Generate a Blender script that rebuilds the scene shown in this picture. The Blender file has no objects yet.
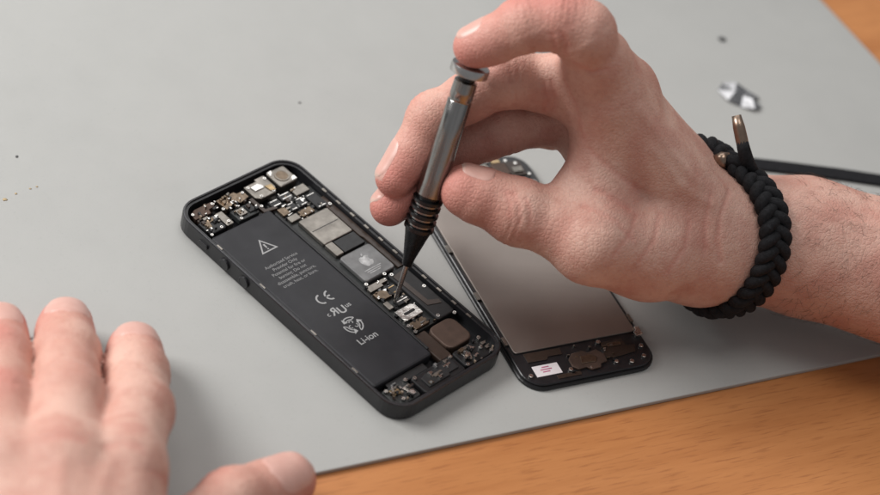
import bpy, bmesh, math, random
import numpy as np
from mathutils import Matrix, Vector
random.seed(7); np.random.seed(7)
C = bpy.context.scene.collection

# ------------------------------------------------------------------ camera calibration (mm; world = frame of the handset)
PW = np.array([[-29.3,61.9,7.6],[29.3,61.9,7.6],[29.3,-61.9,7.6],[-29.3,-61.9,7.6]])
PX = np.array([[175.5,208],[286,151],[514,347],[397,411.5]], float)
def proj(P, loc, R, fp):
    q = (np.asarray(P)-loc) @ R
    return np.stack([440+fp*q[:,0]/-q[:,2], 247.5-fp*q[:,1]/-q[:,2]], 1)
def rexp(w):
    return np.array(Matrix.Rotation(np.linalg.norm(w), 3, Vector(w) if np.linalg.norm(w) > 1e-12 else Vector((0,0,1))))
def fit(f):
    fp = f/36*880
    Xg = np.array([.578,-.815,0]); aw = np.array([.816,.579,0])
    th = math.radians(42.3); D = fp/2.66
    back = -aw*math.cos(th)+np.array([0,0,math.sin(th)])
    Ug = aw*math.sin(th)+np.array([0,0,math.cos(th)])
    R = np.stack([.961*Xg+.276*Ug, -.276*Xg+.961*Ug, back], 1)
    loc = back*D + Xg*40
    lam = 1e-3
    res = lambda l, r: (proj(PW, l, r, fp)-PX).ravel()
    e = res(loc, R)
    for it in range(300):
        J = np.zeros((8,6))
        for k in range(6):
            d = np.zeros(6); d[k] = .05 if k < 3 else 1e-4
            J[:,k] = (res(loc+d[:3], R@rexp(d[3:]))-e)/d[k]
        H = J.T@J
        st = -np.linalg.solve(H+lam*np.diag(np.diag(H)), J.T@e)
        l2, r2 = loc+st[:3], R@rexp(st[3:]); e2 = res(l2, r2)
        if e2@e2 < e@e: loc, R, e, lam = l2, r2, e2, max(lam*.4, 1e-9)
        else: lam = min(lam*4, 1e6)
    return loc, R, fp
def ray(px, py, cam):
    loc, R, fp = cam
    d = R@np.array([(px-440)/fp, (247.5-py)/fp, -1.0])
    return d/np.linalg.norm(d)
def ground(px, py, z, cam):
    d = ray(px, py, cam); t = (z-cam[0][2])/d[2]
    return cam[0]+d*t
F_MM = 88
CAM = fit(F_MM)
def G(px, py, z): return ground(px, py, z, CAM)
XR, YU, ZB_ = CAM[1][:,0], CAM[1][:,1], CAM[1][:,2]

# ------------------------------------------------------------------ helpers
def link(name, me, mat=None, parent=None, smooth=False, loc=None):
    o = bpy.data.objects.new(name, me); C.objects.link(o)
    if mat: me.materials.append(mat)
    if parent: o.parent = parent
    if loc is not None: o.location = Vector(loc)*.001
    if smooth: me.polygons.foreach_set('use_smooth', [True]*len(me.polygons))
    return o
def empty(name, loc=(0,0,0), rz=0):
    o = bpy.data.objects.new(name, None); C.objects.link(o); o.empty_display_size = .01
    o.location = Vector(loc)*.001; o.rotation_euler = (0,0,rz); return o
def tag(o, label=None, cat=None, group=None, kind=None):
    if label: o['label'] = label
    if cat: o['category'] = cat
    if group: o['group'] = group
    if kind: o['kind'] = kind
    return o
def rrect(x0,x1,y0,y1,r,n=6):
    p = []
    for cx,cy,a0 in ((x1-r,y1-r,0),(x0+r,y1-r,90),(x0+r,y0+r,180),(x1-r,y0+r,270)):
        for i in range(n+1):
            a = math.radians(a0+90*i/n); p.append((cx+r*math.cos(a), cy+r*math.sin(a)))
    return p
class MB:
    def __init__(s): s.v, s.f = [], []
    def add(s, v, f):
        n = len(s.v); s.v += [tuple(map(float,q)) for q in v]; s.f += [tuple(i+n for i in q) for q in f]; return s
    def loft(s, loops, cap0=True, cap1=True, closed=True):
        n = len(loops[0]); v = [p for l in loops for p in l]; f = []
        for k in range(len(loops)-1):
            for i in range(n if closed else n-1):
                j = (i+1)%n; f.append((k*n+i,k*n+j,(k+1)*n+j,(k+1)*n+i))
        if cap0: f.append(tuple(range(n-1,-1,-1)))
        if cap1: f.append(tuple((len(loops)-1)*n+i for i in range(n)))
        return s.add(v, f)
    def prism(s, pts, z0, z1): return s.loft([[(x,y,z0) for x,y in pts],[(x,y,z1) for x,y in pts]])
    def box(s,x0,x1,y0,y1,z0,z1): return s.prism([(x0,y0),(x1,y0),(x1,y1),(x0,y1)],z0,z1)
    def cyl(s,cx,cy,r,z0,z1,n=20): return s.prism([(cx+r*math.cos(2*math.pi*i/n),cy+r*math.sin(2*math.pi*i/n)) for i in range(n)],z0,z1)
    def lathe(s, a, d, prof, n=28):   # prof: list of (s, r) along d from a
        d = np.array(d)/np.linalg.norm(d); e = np.cross(d,[1,0,.01]); e /= np.linalg.norm(e); g = np.cross(d,e)
        return s.loft([[np.array(a)+d*t+r*(e*math.cos(2*math.pi*i/n)+g*math.sin(2*math.pi*i/n)) for i in range(n)] for t,r in prof])
    def tube(s, pts, rad, n=10, close=False):
        pts = [np.array(p,float) for p in pts]; L = []; K_ = len(pts)
        if not hasattr(rad,'__len__'): rad = [rad]*K_
        e = None
        for i,p in enumerate(pts):
            d = (pts[(i+1)%K_]-pts[i-1]) if close else pts[min(i+1,K_-1)]-pts[max(i-1,0)]; d = d/np.linalg.norm(d)
            if e is None:
                e = np.cross(d,[0,0,1]); 
                if np.linalg.norm(e) < .1: e = np.cross(d,[1,0,0])
            e = e-d*(e@d); e /= np.linalg.norm(e); g = np.cross(d,e)
            L.append([p+rad[i]*(e*math.cos(2*math.pi*k/n)+g*math.sin(2*math.pi*k/n)) for k in range(n)])
        if close: L.append(L[0]); return s.loft(L,False,False)
        return s.loft(L)
    def build(s, name, mat, parent=None, bevel=0, smooth=False, loc=None, seg=2):
        me = bpy.data.meshes.new(name); o3 = np.array(loc if loc is not None else (0,0,0))
        me.from_pydata([tuple((np.array(q)-o3)*.001) for q in s.v], [], s.f); me.update()
        bm = bmesh.new(); bm.from_mesh(me); bmesh.ops.recalc_face_normals(bm, faces=bm.faces); bm.to_mesh(me); bm.free()
        o = link(name, me, mat, parent, smooth, loc)
        if bevel:
            m = o.modifiers.new('bevel','BEVEL'); m.width = bevel*.001; m.segments = seg; m.limit_method = 'ANGLE'; m.angle_limit = math.radians(35)
        return o
def nodes(name):
    m = bpy.data.materials.new(name); m.use_nodes = True; nt = m.node_tree
    return m, nt, nt.nodes['Principled BSDF']
def mixc(nt, fac, a, b, mode='MIX'):
    n = nt.nodes.new('ShaderNodeMix'); n.data_type = 'RGBA'; n.blend_type = mode
    for s,v in ((0,fac),(6,a),(7,b)):
        if hasattr(v,'is_output'): nt.links.new(v, n.inputs[s])
        else: n.inputs[s].default_value = v if s == 0 else (*v,1)
    return n.outputs[2]
def noise(nt, scale, det=4, vec=None, rough=.55):
    n = nt.nodes.new('ShaderNodeTexNoise'); n.inputs['Scale'].default_value = scale; n.inputs['Detail'].default_value = det; n.inputs['Roughness'].default_value = rough
    if vec is None:
        t = nt.nodes.new('ShaderNodeTexCoord'); vec = t.outputs['Object']
    nt.links.new(vec, n.inputs['Vector']); return n.outputs['Fac']
def ramp(nt, fac, p0, p1, c0=(0,0,0), c1=(1,1,1)):
    r = nt.nodes.new('ShaderNodeValToRGB'); nt.links.new(fac, r.inputs[0])
    if p0 > p1: p0, p1, c0, c1 = p1, p0, c1, c0
    r.color_ramp.elements[0].position = p0; r.color_ramp.elements[1].position = p1
    r.color_ramp.elements[0].color = (*c0,1); r.color_ramp.elements[1].color = (*c1,1); return r.outputs[0]
def bump(nt, bs, h, strength=.3, dist=.0003, prev=None):
    b = nt.nodes.new('ShaderNodeBump'); b.inputs['Strength'].default_value = strength; b.inputs['Distance'].default_value = dist
    nt.links.new(h, b.inputs['Height'])
    if prev: nt.links.new(prev, b.inputs['Normal'])
    nt.links.new(b.outputs[0], bs.inputs['Normal']); return b.outputs[0]
def M(name, col, rough=.5, metal=0, var=.15, vs=300, bmp=.0, bs_=1500, spec=.5):
    m, nt, b = nodes(name)
    n = noise(nt, vs)
    c = mixc(nt, ramp(nt, n, .3, .7), tuple(x*(1-var) for x in col), tuple(min(x*(1+var),1) for x in col))
    nt.links.new(c, b.inputs['Base Color']); b.inputs['Metallic'].default_value = metal
    r = nt.nodes.new('ShaderNodeMapRange'); nt.links.new(noise(nt, vs*2.3), r.inputs[0]); r.inputs[3].default_value = max(rough-.1,.02); r.inputs[4].default_value = rough+.1
    nt.links.new(r.outputs[0], b.inputs['Roughness']); b.inputs['Specular IOR Level'].default_value = spec
    if bmp: bump(nt, b, noise(nt, bs_, 3), bmp, .0002)
    return m
K = dict(
 black=M('black_anodised',(.013,.013,.015),.34,.0,.2,bmp=.12,bs_=4000),
 edge=M('rim_edge_metal',(.09,.09,.095),.3,1,.1,400),
 inner=M('inner_black',(.012,.012,.013),.5),
 batt=M('battery_wrap',(.018,.018,.021),.46,0,.2,90,.25,160,.35),
 pcb=M('circuit_board_black',(.02,.022,.022),.45,0,.3,900),
 chip=M('chip_black',(.012,.012,.013),.38,spec=.4),
 silver=M('bright_metal',(.60,.585,.56),.26,1,.3,500,.5,500),
 shield=M('shield_metal',(.27,.25,.225),.40,1,.25,180,.25,400),
 grey=M('grey_plate',(.20,.20,.20),.45,.6,.2,200,.1,500),
 gold=M('gold_contact',(.42,.31,.18),.36,1,.25,600,.3,600),
 bronze=M('bronze_metal',(.20,.155,.115),.4,1,.25,500,.3,500),
 copper=M('brown_metal',(.095,.062,.048),.5,.5,.2,200,.15,500),
 flex=M('flex_cable_brown',(.035,.022,.016),.38),
 plate=M('display_back_plate',(.315,.275,.25),.42,.85,.2,14,.06,200),
 white=M('print_grey',(.32,.32,.32),.6,0,.05),
 faint=M('print_faint_grey',(.24,.24,.24),.6,0,.1),
 logo=M('print_scuffed',(.44,.44,.44),.55,0,.4,450),
 ceram=M('ceramic_tan',(.26,.20,.15),.5),
 paper=M('label_paper',(.76,.71,.72),.6,0,.04),
 redink=M('red_purple_ink',(.50,.14,.24),.6),
 steel=M('driver_steel',(.42,.41,.40),.27,1,.06,150),
 capm=M('cap_steel',(.52,.51,.50),.22,1,.1,150),
 dark=M('driver_dark_metal',(.045,.045,.047),.27,.85,.15,300),
 ring=M('driver_ring',(.30,.295,.29),.25,1),
 cord=M('black_cord',(.012,.012,.014),.75,0,.5,900,.9,2200,.25),
 strap=M('black_strap',(.012,.012,.014),.75,0,.3,900,.5,2500,.2),
 aglet=M('aglet_metal',(.30,.22,.17),.33,1),
 foil=M('foil_metal',(.42,.42,.43),.25,1,.25,250),
 speck=M('dark_speck',(.09,.09,.09),.6),
 dust=M('grey_dust',(.16,.16,.155),.7),
 crumb=M('tan_crumb',(.46,.35,.20),.7),
 hair=M('body_hair',(.07,.04,.026),.5),
)
# polished handle: streaks that run along the tool
hm, nt, b = nodes('polished_steel_streaked')
tcs = nt.nodes.new('ShaderNodeTexCoord'); mph = nt.nodes.new('ShaderNodeMapping'); nt.links.new(tcs.outputs['Object'],mph.inputs[0]); mph.inputs['Scale'].default_value = (1,1,.03)
st = noise(nt,420,4,mph.outputs[0]); wr = noise(nt,160,5)
hc = ramp(nt,st,.36,.64,(.15,.148,.145),(.40,.395,.385)); hc = mixc(nt, ramp(nt,wr,.5,.75,(0,0,0),(.6,.6,.6)), hc, (.20,.18,.16))
nt.links.new(hc,b.inputs['Base Color']); b.inputs['Metallic'].default_value = 1
nt.links.new(ramp(nt,wr,.35,.7,(.14,.14,.14),(.34,.34,.34)),b.inputs['Roughness']); K['handle'] = hm

# ------------------------------------------------------------------ desk and mat
A = G(322,472,0); B = G(880,355,0); c1 = G(822,0,0); d1 = G(880,62,0)
ue = (B-A)/np.linalg.norm(B-A); we = (c1-d1)/np.linalg.norm(c1-d1)
mm = np.stack([ue[:2], -we[:2]],1); t_ = np.linalg.solve(mm, (d1-A)[:2]); CR = A+ue*t_[0]
MT = 1.8
mat_m, nt, b = nodes('grey_mat')
big = noise(nt, 7, 3); fine = noise(nt, 900, 4); mid = noise(nt, 60, 5)
col = mixc(nt, ramp(nt,big,.3,.7), (.370,.371,.358), (.410,.411,.396))
col = mixc(nt, ramp(nt,mid,.25,.8,(0,0,0),(.6,.6,.6)), col, (.425,.426,.41)); 
col = mixc(nt, ramp(nt,fine,.60,.8,(0,0,0),(.3,.3,.3)), col, (.28,.28,.27))
nt.links.new(col, b.inputs['Base Color']); b.inputs['Roughness'].default_value = .55; b.inputs['Specular IOR Level'].default_value = .3
bump(nt, b, noise(nt, 2200, 3), .25, .0002)
p3 = CR-ue*900; p4 = p3+we*700; p2 = CR+we*700
o = MB().prism([tuple(q[:2]) for q in (p3,CR,p2,p4)], -MT, 0).build('work_mat', mat_m, None, .4, loc=(0,0,-MT))
tag(o, 'large flat grey work mat covering most of the wooden desk', 'mat')
wood, nt, b = nodes('orange_wood')
tc = nt.nodes.new('ShaderNodeTexCoord'); mp = nt.nodes.new('ShaderNodeMapping'); nt.links.new(tc.outputs['Object'], mp.inputs[0])
mp.inputs['Scale'].default_value = (1,14,1); mp.inputs['Rotation'].default_value = (0,0,.06)
g1 = noise(nt, 8, 6, mp.outputs[0], .6); 
mp2 = nt.nodes.new('ShaderNodeMapping'); nt.links.new(tc.outputs['Object'], mp2.inputs[0]); mp2.inputs['Scale'].default_value = (1,13,1); mp2.inputs['Rotation'].default_value = (0,0,.06)
g2 = noise(nt, 80, 3, mp2.outputs[0]); g3 = noise(nt, 5, 2)
col = mixc(nt, ramp(nt,g1,.30,.70), (.42,.155,.047), (.555,.232,.08))
col = mixc(nt, ramp(nt,g2,.54,.69,(0,0,0),(.62,.62,.62)), col, (.27,.085,.026))
col = mixc(nt, ramp(nt,g3,.35,.7,(0,0,0),(.3,.3,.3)), col, (.60,.27,.10))
nt.links.new(col, b.inputs['Base Color']); b.inputs['Roughness'].default_value = .45; b.inputs['Specular IOR Level'].default_value = .35
bump(nt, b, g2, .08, .0002)
desk = MB().prism(rrect(-1100,700,-420,520,10), -25, 0).build('desk', wood, None, 2)
desk.location = Vector((CR[0]-ue[0]*100, CR[1]-ue[1]*100, -MT))*.001; desk.rotation_euler = (0,0,math.atan2(ue[1],ue[0]))
tag(desk, 'orange brown wooden desk top under the grey mat', 'desk', kind='structure')

# ------------------------------------------------------------------ handset
phone = tag(empty('smartphone'), 'opened black smartphone without its screen, battery and circuit board exposed', 'phone')
U = lambda u: u-29.3
V = lambda v: 61.9-v
def rr(ins, z, r=9.5): return [(x,y,z) for x,y in rrect(-29.3+ins,29.3-ins,-61.9+ins,61.9-ins,max(r-ins,1.5),8)]
hs = MB().loft([rr(1.0,0),rr(.35,.25),rr(0,.8),rr(0,7.1),rr(.3,7.5),rr(.9,7.5),rr(1.0,6.9),rr(2.0,6.8),rr(2.1,1.6)])
hs.build('housing', K['black'], phone)
MB().loft([rr(.02,7.12),rr(.27,7.58),rr(.5,7.6),rr(.52,7.45)],False,False).build('rim_edge', K['edge'], phone)
def part(name,u0,u1,v0,v1,z0,z1,mat,bev=.2,r=0,par=None,lab=None):
    x0,x1,y0,y1 = U(u0),U(u1),V(v1),V(v0)
    pts = rrect(x0,x1,y0,y1,r,4) if r else [(x0,y0),(x1,y0),(x1,y1),(x0,y1)]
    o = MB().prism(pts,z0,z1).build(name, K[mat], par or phone, bev)
    if lab: o['label'] = lab
    return o
def poly(name,uv,z0,z1,mat,bev=.15,par=None):
    return MB().prism([(U(u),V(v)) for u,v in uv],z0,z1).build(name,K[mat],par or phone,bev)
def screw(u,v,z,r=.85,par=None,mat='silver'):
    m = MB(); x,y = U(u),V(v); n = 16
    ring = lambda rr_,z_: [(x+rr_*math.cos(2*math.pi*i/n),y+rr_*math.sin(2*math.pi*i/n),z_) for i in range(n)]
    m.loft([ring(r,z-.5),ring(r,z),ring(r*.85,z+.2),ring(r*.45,z+.2),ring(r*.3,z-.25)])
    return m.build('screw', K[mat], par or phone)
# left side buttons
for nm,v,l in (('mute_switch',19,5.0),('volume_button',31,5.2),('volume_button',42,5.2)):
    m = MB(); n = 24
    if nm == 'mute_switch': sh = [(V(v)+q[0], 4.0+q[1]) for q in rrect(-2.6,2.6,-.95,.95,.9)]
    else: sh = [(V(v)+2.5*math.cos(2*math.pi*i/n), 3.9+2.3*math.sin(2*math.pi*i/n)) for i in range(n)]
    o = m.loft([[(-29.0,y,z) for y,z in sh],[(-30.1,y,z) for y,z in sh]]).build(nm, K['black'], phone, .25)
    if nm != 'mute_switch':
        my, mz = V(v), 3.9; n = 24
        lp = lambda r_,x_: [(x_,my+r_*math.cos(2*math.pi*i/n),mz+r_*.92*math.sin(2*math.pi*i/n)) for i in range(n)]
        MB().loft([lp(2.3,-30.05),lp(2.3,-30.16),lp(1.95,-30.16),lp(1.95,-30.05)],False,False).build('button_edge',K['edge'],o)
# battery
bat = part('battery',2.6,32.2,19.2,109,1.7,6.1,'batt',.9,1.2)
part('battery_tab',8,27,109.2,112.5,1.7,4.6,'inner',.3,par=bat)
part('edge_tape',32.3,33.4,22,106,1.7,5.9,'inner',.2,par=bat)
ZB = 6.16
def flat(name, mesh, mat='white', par=bat): return mesh.build(name, K[mat], par)
def text(name, s, size, x, y, z, mat='white', par=bat, mirror=False, align='CENTER', bold=0, lead=1.0, rz=0):
    cu = bpy.data.curves.new('t','FONT'); cu.body = s; cu.size = size; cu.align_x = align; cu.align_y = 'CENTER'; cu.offset = bold; cu.space_line = lead
    t = bpy.data.objects.new('t', cu); C.objects.link(t)
    dg = bpy.context.evaluated_depsgraph_get(); me = bpy.data.meshes.new_from_object(t.evaluated_get(dg))
    bpy.data.objects.remove(t); bpy.data.curves.remove(cu)
    n = len(me.vertices); co = np.zeros(n*3); me.vertices.foreach_get('co', co); co = co.reshape(-1,3)
    if mirror: co[:,0] *= -1
    ca, sa = math.cos(rz), math.sin(rz)
    co = np.stack([co[:,0]*ca-co[:,1]*sa+x, co[:,0]*sa+co[:,1]*ca+y, np.full(n,z)],1)*.001
    me.vertices.foreach_set('co', co.ravel()); me.name = name; me.materials.clear(); me.update()
    return link(name, me, K[mat], par)
def arc(m,cx,cy,r0,r1,a0,a1,z,n=14):
    L = [(cx+r*math.cos(math.radians(a0+(a1-a0)*i/n)),cy+r*math.sin(math.radians(a0+(a1-a0)*i/n)),z) for i in range(n+1) for r in (r0,r1)]
    m.add(L,[(2*i,2*i+1,2*i+3,2*i+2) for i in range(n)]); return m
def quad(m,pts,z): m.add([(x,y,z) for x,y in pts],[tuple(range(len(pts)))]); return m
cx = U(17.3)
m = MB(); y0 = V(34.2)
T0 = [(cx+4.6*math.cos(math.radians(a)),y0+4.6*math.sin(math.radians(a))) for a in (90,210,330)]
T1 = [(cx+3.4*math.cos(math.radians(a)),y0+3.4*math.sin(math.radians(a))) for a in (90,210,330)]
for i in range(3):
    j = (i+1)%3; quad(m,[T0[i],T0[j],T1[j],T1[i]],ZB)
quad(m,[(cx-.3,y0-.35),(cx+.3,y0-.35),(cx+.42,y0+1.7),(cx-.42,y0+1.7)],ZB); quad(m,[(cx-.35,y0-1.3),(cx+.35,y0-1.3),(cx+.35,y0-.75),(cx-.35,y0-.75)],ZB)
flat('warning_symbol', m)
text('warning_text','Authorized Service\nProvider Only\nPotential for fire or\nburning. Do not\ndisassemble, puncture,\ncrush, heat, or burn.',2.05,cx-.2,V(48.2),ZB,'faint',bold=.01,lead=1.06)
m = MB(); y0 = V(66)
for ox in (-2.6,1.5):
    arc(m,cx+ox+2,y0,1.85,2.55,90,270,ZB)
quad(m,[(cx+1.0,y0-.33),(cx+3.2,y0-.33),(cx+3.2,y0+.33),(cx+1.0,y0+.33)],ZB)
flat('conformity_mark', m)
text('certification_mark','R',5,cx-1.3,V(73.4),ZB,mirror=True,bold=.1)
text('certification_mark','U',5,cx+2.0,V(74.2),ZB,bold=.1)
text('certification_mark','c',3,cx-4.2,V(73.4),ZB,bold=.03); text('certification_mark','us',3,cx+5.4,V(73.4),ZB,bold=.03)
# recycling mark: looped arrows chasing in a ring
m = MB(); y0 = V(82.0)
for k in range(3):
    a = 90+120*k; P_ = lambda r,d: (cx+r*math.cos(math.radians(a+d)),y0+r*math.sin(math.radians(a+d)))
    arc(m,cx,y0,3.55,4.05,a-46,a+30,ZB,14); arc(m,cx,y0,2.4,2.8,a-30,a+26,ZB,10)
    quad(m,[P_(4.7,29),P_(3.3,55),P_(1.9,26)],ZB+.012)
    quad(m,[P_(4.05,-46),P_(3.6,-49),P_(2.4,-33),P_(2.8,-28)],ZB+.02)
    ox,oy = P_(1.35,-10); arc(m,ox,oy,.55,.9,a-150,a+90,ZB,10)
flat('recycling_symbol', m)
text('chemistry_text','Li-ion',4.0,cx,V(90.0),ZB,bold=.04)
# logic board side
part('logic_board',34,56.2,16,97,1.7,4.2,'pcb',.2)
sc_ = part('shield_can',37.2,52.2,30,45,4.2,5.9,'shield',.35,.8)
poly('shield_seam',[(38,37.2),(51.4,37.2),(51.4,37.5),(38,37.5)],5.9,5.96,'chip',0,sc_)
part('shield_can',37.2,41.0,45.1,52.2,4.2,5.85,'shield',.3,.6)
part('processor_chip',41.3,52.0,45.4,52.2,4.2,5.75,'chip',.2)
gp = part('shield_can',36.8,52.6,53.4,68.6,4.2,6.1,'grey',.5,1.6,lab='lighter grey shield plate with pale markings')
yc = V(60.0); xc = U(44.8)
ap = [(0,.62),(.25,.78),(.55,.75),(.8,.55),(.62,.36),(.56,.12),(.64,-.12),(.86,-.3),(.7,-.62),(.45,-.92),(.25,-.97),(0,-.88),(-.25,-.97),(-.45,-.9),(-.75,-.5),(-.88,0),(-.8,.45),(-.55,.73),(-.25,.77)]
m = MB(); quad(m,[(xc+3.1*x,yc+3.0*y) for x,y in ap],6.14); quad(m,[(xc+3.1*x,yc+3.0*y) for x,y in ((.02,.82),(.06,1.1),(.34,1.32),(.3,1.02))],6.14)
m.build('emblem', K['logo'], gp)
for i in range(3): flat('marking', quad(MB(),[(xc-4.6+i*.6,yc-4.4-i*.9),(xc+3.8-i*.9,yc-4.4-i*.9),(xc+3.8-i*.9,yc-4.0-i*.9),(xc-4.6+i*.6,yc-4.0-i*.9)],6.14),'logo',gp)
# upper cluster
part('camera_module',44.2,53.4,3.0,12.2,1.7,6.3,'shield',.5,1.0)
o = MB().cyl(U(48.8),V(7.6),3.1,6.3,6.55,28).build('lens_barrel', K['bronze'], phone, .1)
arc(MB(),U(48.8),V(7.6),2.5,2.9,0,360,6.6,28).build('lens_ring',K['shield'],phone); poly('camera_clip',[(44.6,3.4),(47,3.2),(46.2,4.6),(45,5.6),(44.6,5.4)],6.3,6.6,'silver',.08)
poly('camera_clip',[(51.4,10.2),(53,9.6),(53,11.8),(50.2,11.9)],6.3,6.6,'silver',.08)
poly('bracket',[(31.6,4.6),(38,4.6),(38,3.4),(42.8,3.4),(42.8,10.6),(41,13.2),(33.6,13.2),(31.6,11.6)],4.0,6.2,'shield',.3)
poly('bracket',[(33.4,6.4),(37.2,6.0),(38.6,7.6),(38.2,9.2),(33.8,9.0)],6.2,6.6,'silver',.15)
poly('bracket',[(38.8,8.6),(42.0,9.0),(41.6,12.4),(39.4,11.8)],6.2,6.6,'gold',.15)
for u,v in ((32.7,6),(41.8,5.2),(40.4,12.2),(34.2,12.2)): screw(u,v,6.3,.75)
poly('antenna_plate',[(18,4.2),(27,4.2),(27.6,5.4),(30.6,5.4),(30.6,9.2),(26,10.2),(24,9.0),(18.6,10.4)],3.0,5.6,'bronze',.2)
part('antenna_plate',19,29,11.4,17.6,3.0,5.2,'pcb',.3,.6)
part('connector',20.5,24.3,12.4,16,5.2,5.9,'shield',.2,.4); part('connector',25.2,28.2,12.2,16.2,5.2,5.8,'chip',.2,.4)
poly('power_button_bracket',[(5,5),(8,3.6),(16.4,3.6),(16.4,6.2),(13,6.4),(12.4,8.4),(5,8.2)],2.4,5.4,'copper',.2)
part('headphone_jack',4.2,12.6,9.6,17.6,1.8,5.6,'chip',.5,1.2)
poly('jack_clip',[(5.4,11),(11.4,10.6),(11.6,12.2),(8,12.6),(7.6,14.8),(5.6,14.8)],5.6,6.0,'bronze',.12); part('jack_clip',13.2,16.6,9.4,17,2.0,5.3,'shield',.3,.5)
for u,v in ((5.4,5.8),(15.6,5),(17.4,9.4),(29.6,6.4),(14.9,15.5),(4.6,17.9),(20,17),(10.4,16.6),(31,16)): screw(u,v,5.7,.7)
poly('flex_cable',[(29.4,10.4),(31.2,10.4),(31.4,17.8),(36,18.6),(36,20),(29.8,19)],4.2,5.5,'flex',.1)
# connectors along the top of the board
for u0,u1,v0,v1,mt in ((34.6,39.4,15.4,19.2,'chip'),(40.2,46,14.6,18,'chip'),(47,54,14.4,18.6,'shield'),(35,38.6,20.4,24.6,'bronze'),(39.6,43.2,20,24.4,'chip'),(44.4,48.4,19.6,24.2,'chip'),(49.4,54.4,20.2,28.6,'chip'),(35.2,40.2,25.6,28.8,'shield'),(41.2,47.6,25.4,28.8,'bronze')):
    part('connector',u0,u1,v0,v1,4.2,5.4,mt,.25,.4)
    if mt == 'chip':
        part('contact_strip',u0+.7,u1-.7,v0+.5,v0+.95,5.4,5.55,'silver',.05); part('contact_strip',u0+.7,u1-.7,v1-.95,v1-.5,5.4,5.55,'silver',.05)
# lower board
poly('connector',[(35.2,70),(45.2,70),(45.2,71.8),(42,71.8),(42,73),(35.2,73)],4.2,5.3,'shield',.15)
poly('connector',[(35,74.2),(39,74.2),(40.8,75.6),(40.8,78.6),(37.6,78.6),(36.6,77.4),(35,77.4)],4.2,5.4,'bronze',.15)
for u0,u1,v0,v1,h,mt in ((41.6,45.6,74,79.4,5.6,'chip'),(35,37.4,79.6,83.6,5.3,'shield'),(39.4,45.8,80.6,84,5.3,'chip'),(36.2,43.6,92.6,96.4,5.4,'bronze')):
    part('connector',u0,u1,v0,v1,4.2,h,mt,.25,.5)
part('contact_strip',42.2,45,75,75.5,5.6,5.75,'gold',.05); part('contact_strip',42.2,45,77.8,78.3,5.6,5.75,'gold',.05); part('contact_strip',40,45.2,82,82.5,5.3,5.45,'silver',.05)
poly('connector',[(35.2,85.6),(43.4,85.6),(44.8,87),(44.8,91.6),(36.6,91.6),(35.2,90)],4.2,5.8,'silver',.25)
part('contact_strip',37.6,42.6,88.2,89.2,5.8,6.0,'chip',.05)
part('antenna_cover',46.6,55.8,69.6,97.6,4.2,5.7,'inner',.5,1.2)
poly('flex_cable',[(47.6,72),(54,71),(54.2,73),(50,74.4),(50.4,88),(54.4,90),(54,92),(48.4,90)],5.7,5.9,'flex',.05)
for u,v in ((48,70.8),(54.4,82),(48,96)): screw(u,v,5.8,.8)
poly('flex_cable',[(53.0,24),(56.2,24),(56.2,69),(53.6,69),(53.6,50),(53,48)],4.2,5.2,'flex',.2)
part('vibration_motor',39.4,52.4,98.6,111,1.7,5.6,'copper',.6,3.2)
part('speaker_box',17,38,112.8,121.2,1.8,5.4,'chip',.5,1.2)
poly('dock_connector',[(20,115.4),(23,114.4),(35,114.4),(36,115.6),(36,119),(31,119),(30.4,120),(20,120)],5.4,5.9,'inner',.25)
poly('contact_strip',[(24,116.4),(29,116.2),(29.4,117),(24.2,117.2)],5.9,6.1,'shield',.05); part('contact_strip',31,34.6,115.4,116.1,5.9,6.1,'silver',.05); part('contact_strip',21,22.6,118,119.4,5.9,6.2,'bronze',.05)
part('microphone_bracket',4,15.6,111.4,120.4,2,5.0,'pcb',.4,1.0)
poly('bracket',[(6,113),(9,112.8),(9.8,114.4),(9.2,116),(6.4,115.6)],5.0,5.7,'gold',.12); poly('bracket',[(11,114.6),(14.6,114.2),(14.2,119),(12.4,119),(12.2,117)],5.0,5.6,'silver',.12)
part('speaker_grille',39,53.6,112.2,120.6,1.8,5.2,'chip',.5,1.4); poly('bracket',[(41.4,113.6),(47,113.2),(48.6,115),(45,116),(43.8,118.4),(42,118)],5.2,5.6,'silver',.12); part('flex_cable',33.2,39.2,98,112.6,2,4.8,'flex',.4,.6)
for u,v in ((5,112.6),(15,112.4),(18.4,113.8),(37,113.6),(39.9,120),(53,112.6),(52.6,119.8),(35,97.2),(54.4,98.4),(46,69),(54.6,29.2),(36.2,69.3),(34.8,93.8),(50,116.6),(8,118.6)): screw(u,v,5.8,.8)
rnd = random.Random(3)
for zone,n,z in (((34.8,46,69.5,97),22,4.2),((34.8,55,14.5,30),18,4.2),((4,17,4,18),13,5.2),((17,31,4,18),13,5.3),((4,16,111.5,120),10,5.0),((17.5,38,113,121),8,5.2),((38,54,112,121),12,5.2)):   # folded clips and tabs, no two alike
    for i in range(n):
        u = rnd.uniform(zone[0],zone[1]-2); v = rnd.uniform(zone[2],zone[3]-2); w_,h_ = rnd.uniform(.8,2.6),rnd.uniform(.6,1.9); k1,k2 = rnd.uniform(.25,.75),rnd.uniform(.25,.75); s_ = rnd.uniform(-.3,.3)
        uv = [(u,v),(u+w_,v+s_),(u+w_,v+h_*k2),(u+w_*k1,v+h_*k2+s_),(u+w_*k1,v+h_),(u,v+h_)]
        poly('clip',uv,z,z+rnd.uniform(1.0,1.5),rnd.choice(('shield','silver','silver','chip','chip','grey','bronze','flex')),.07)
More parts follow.
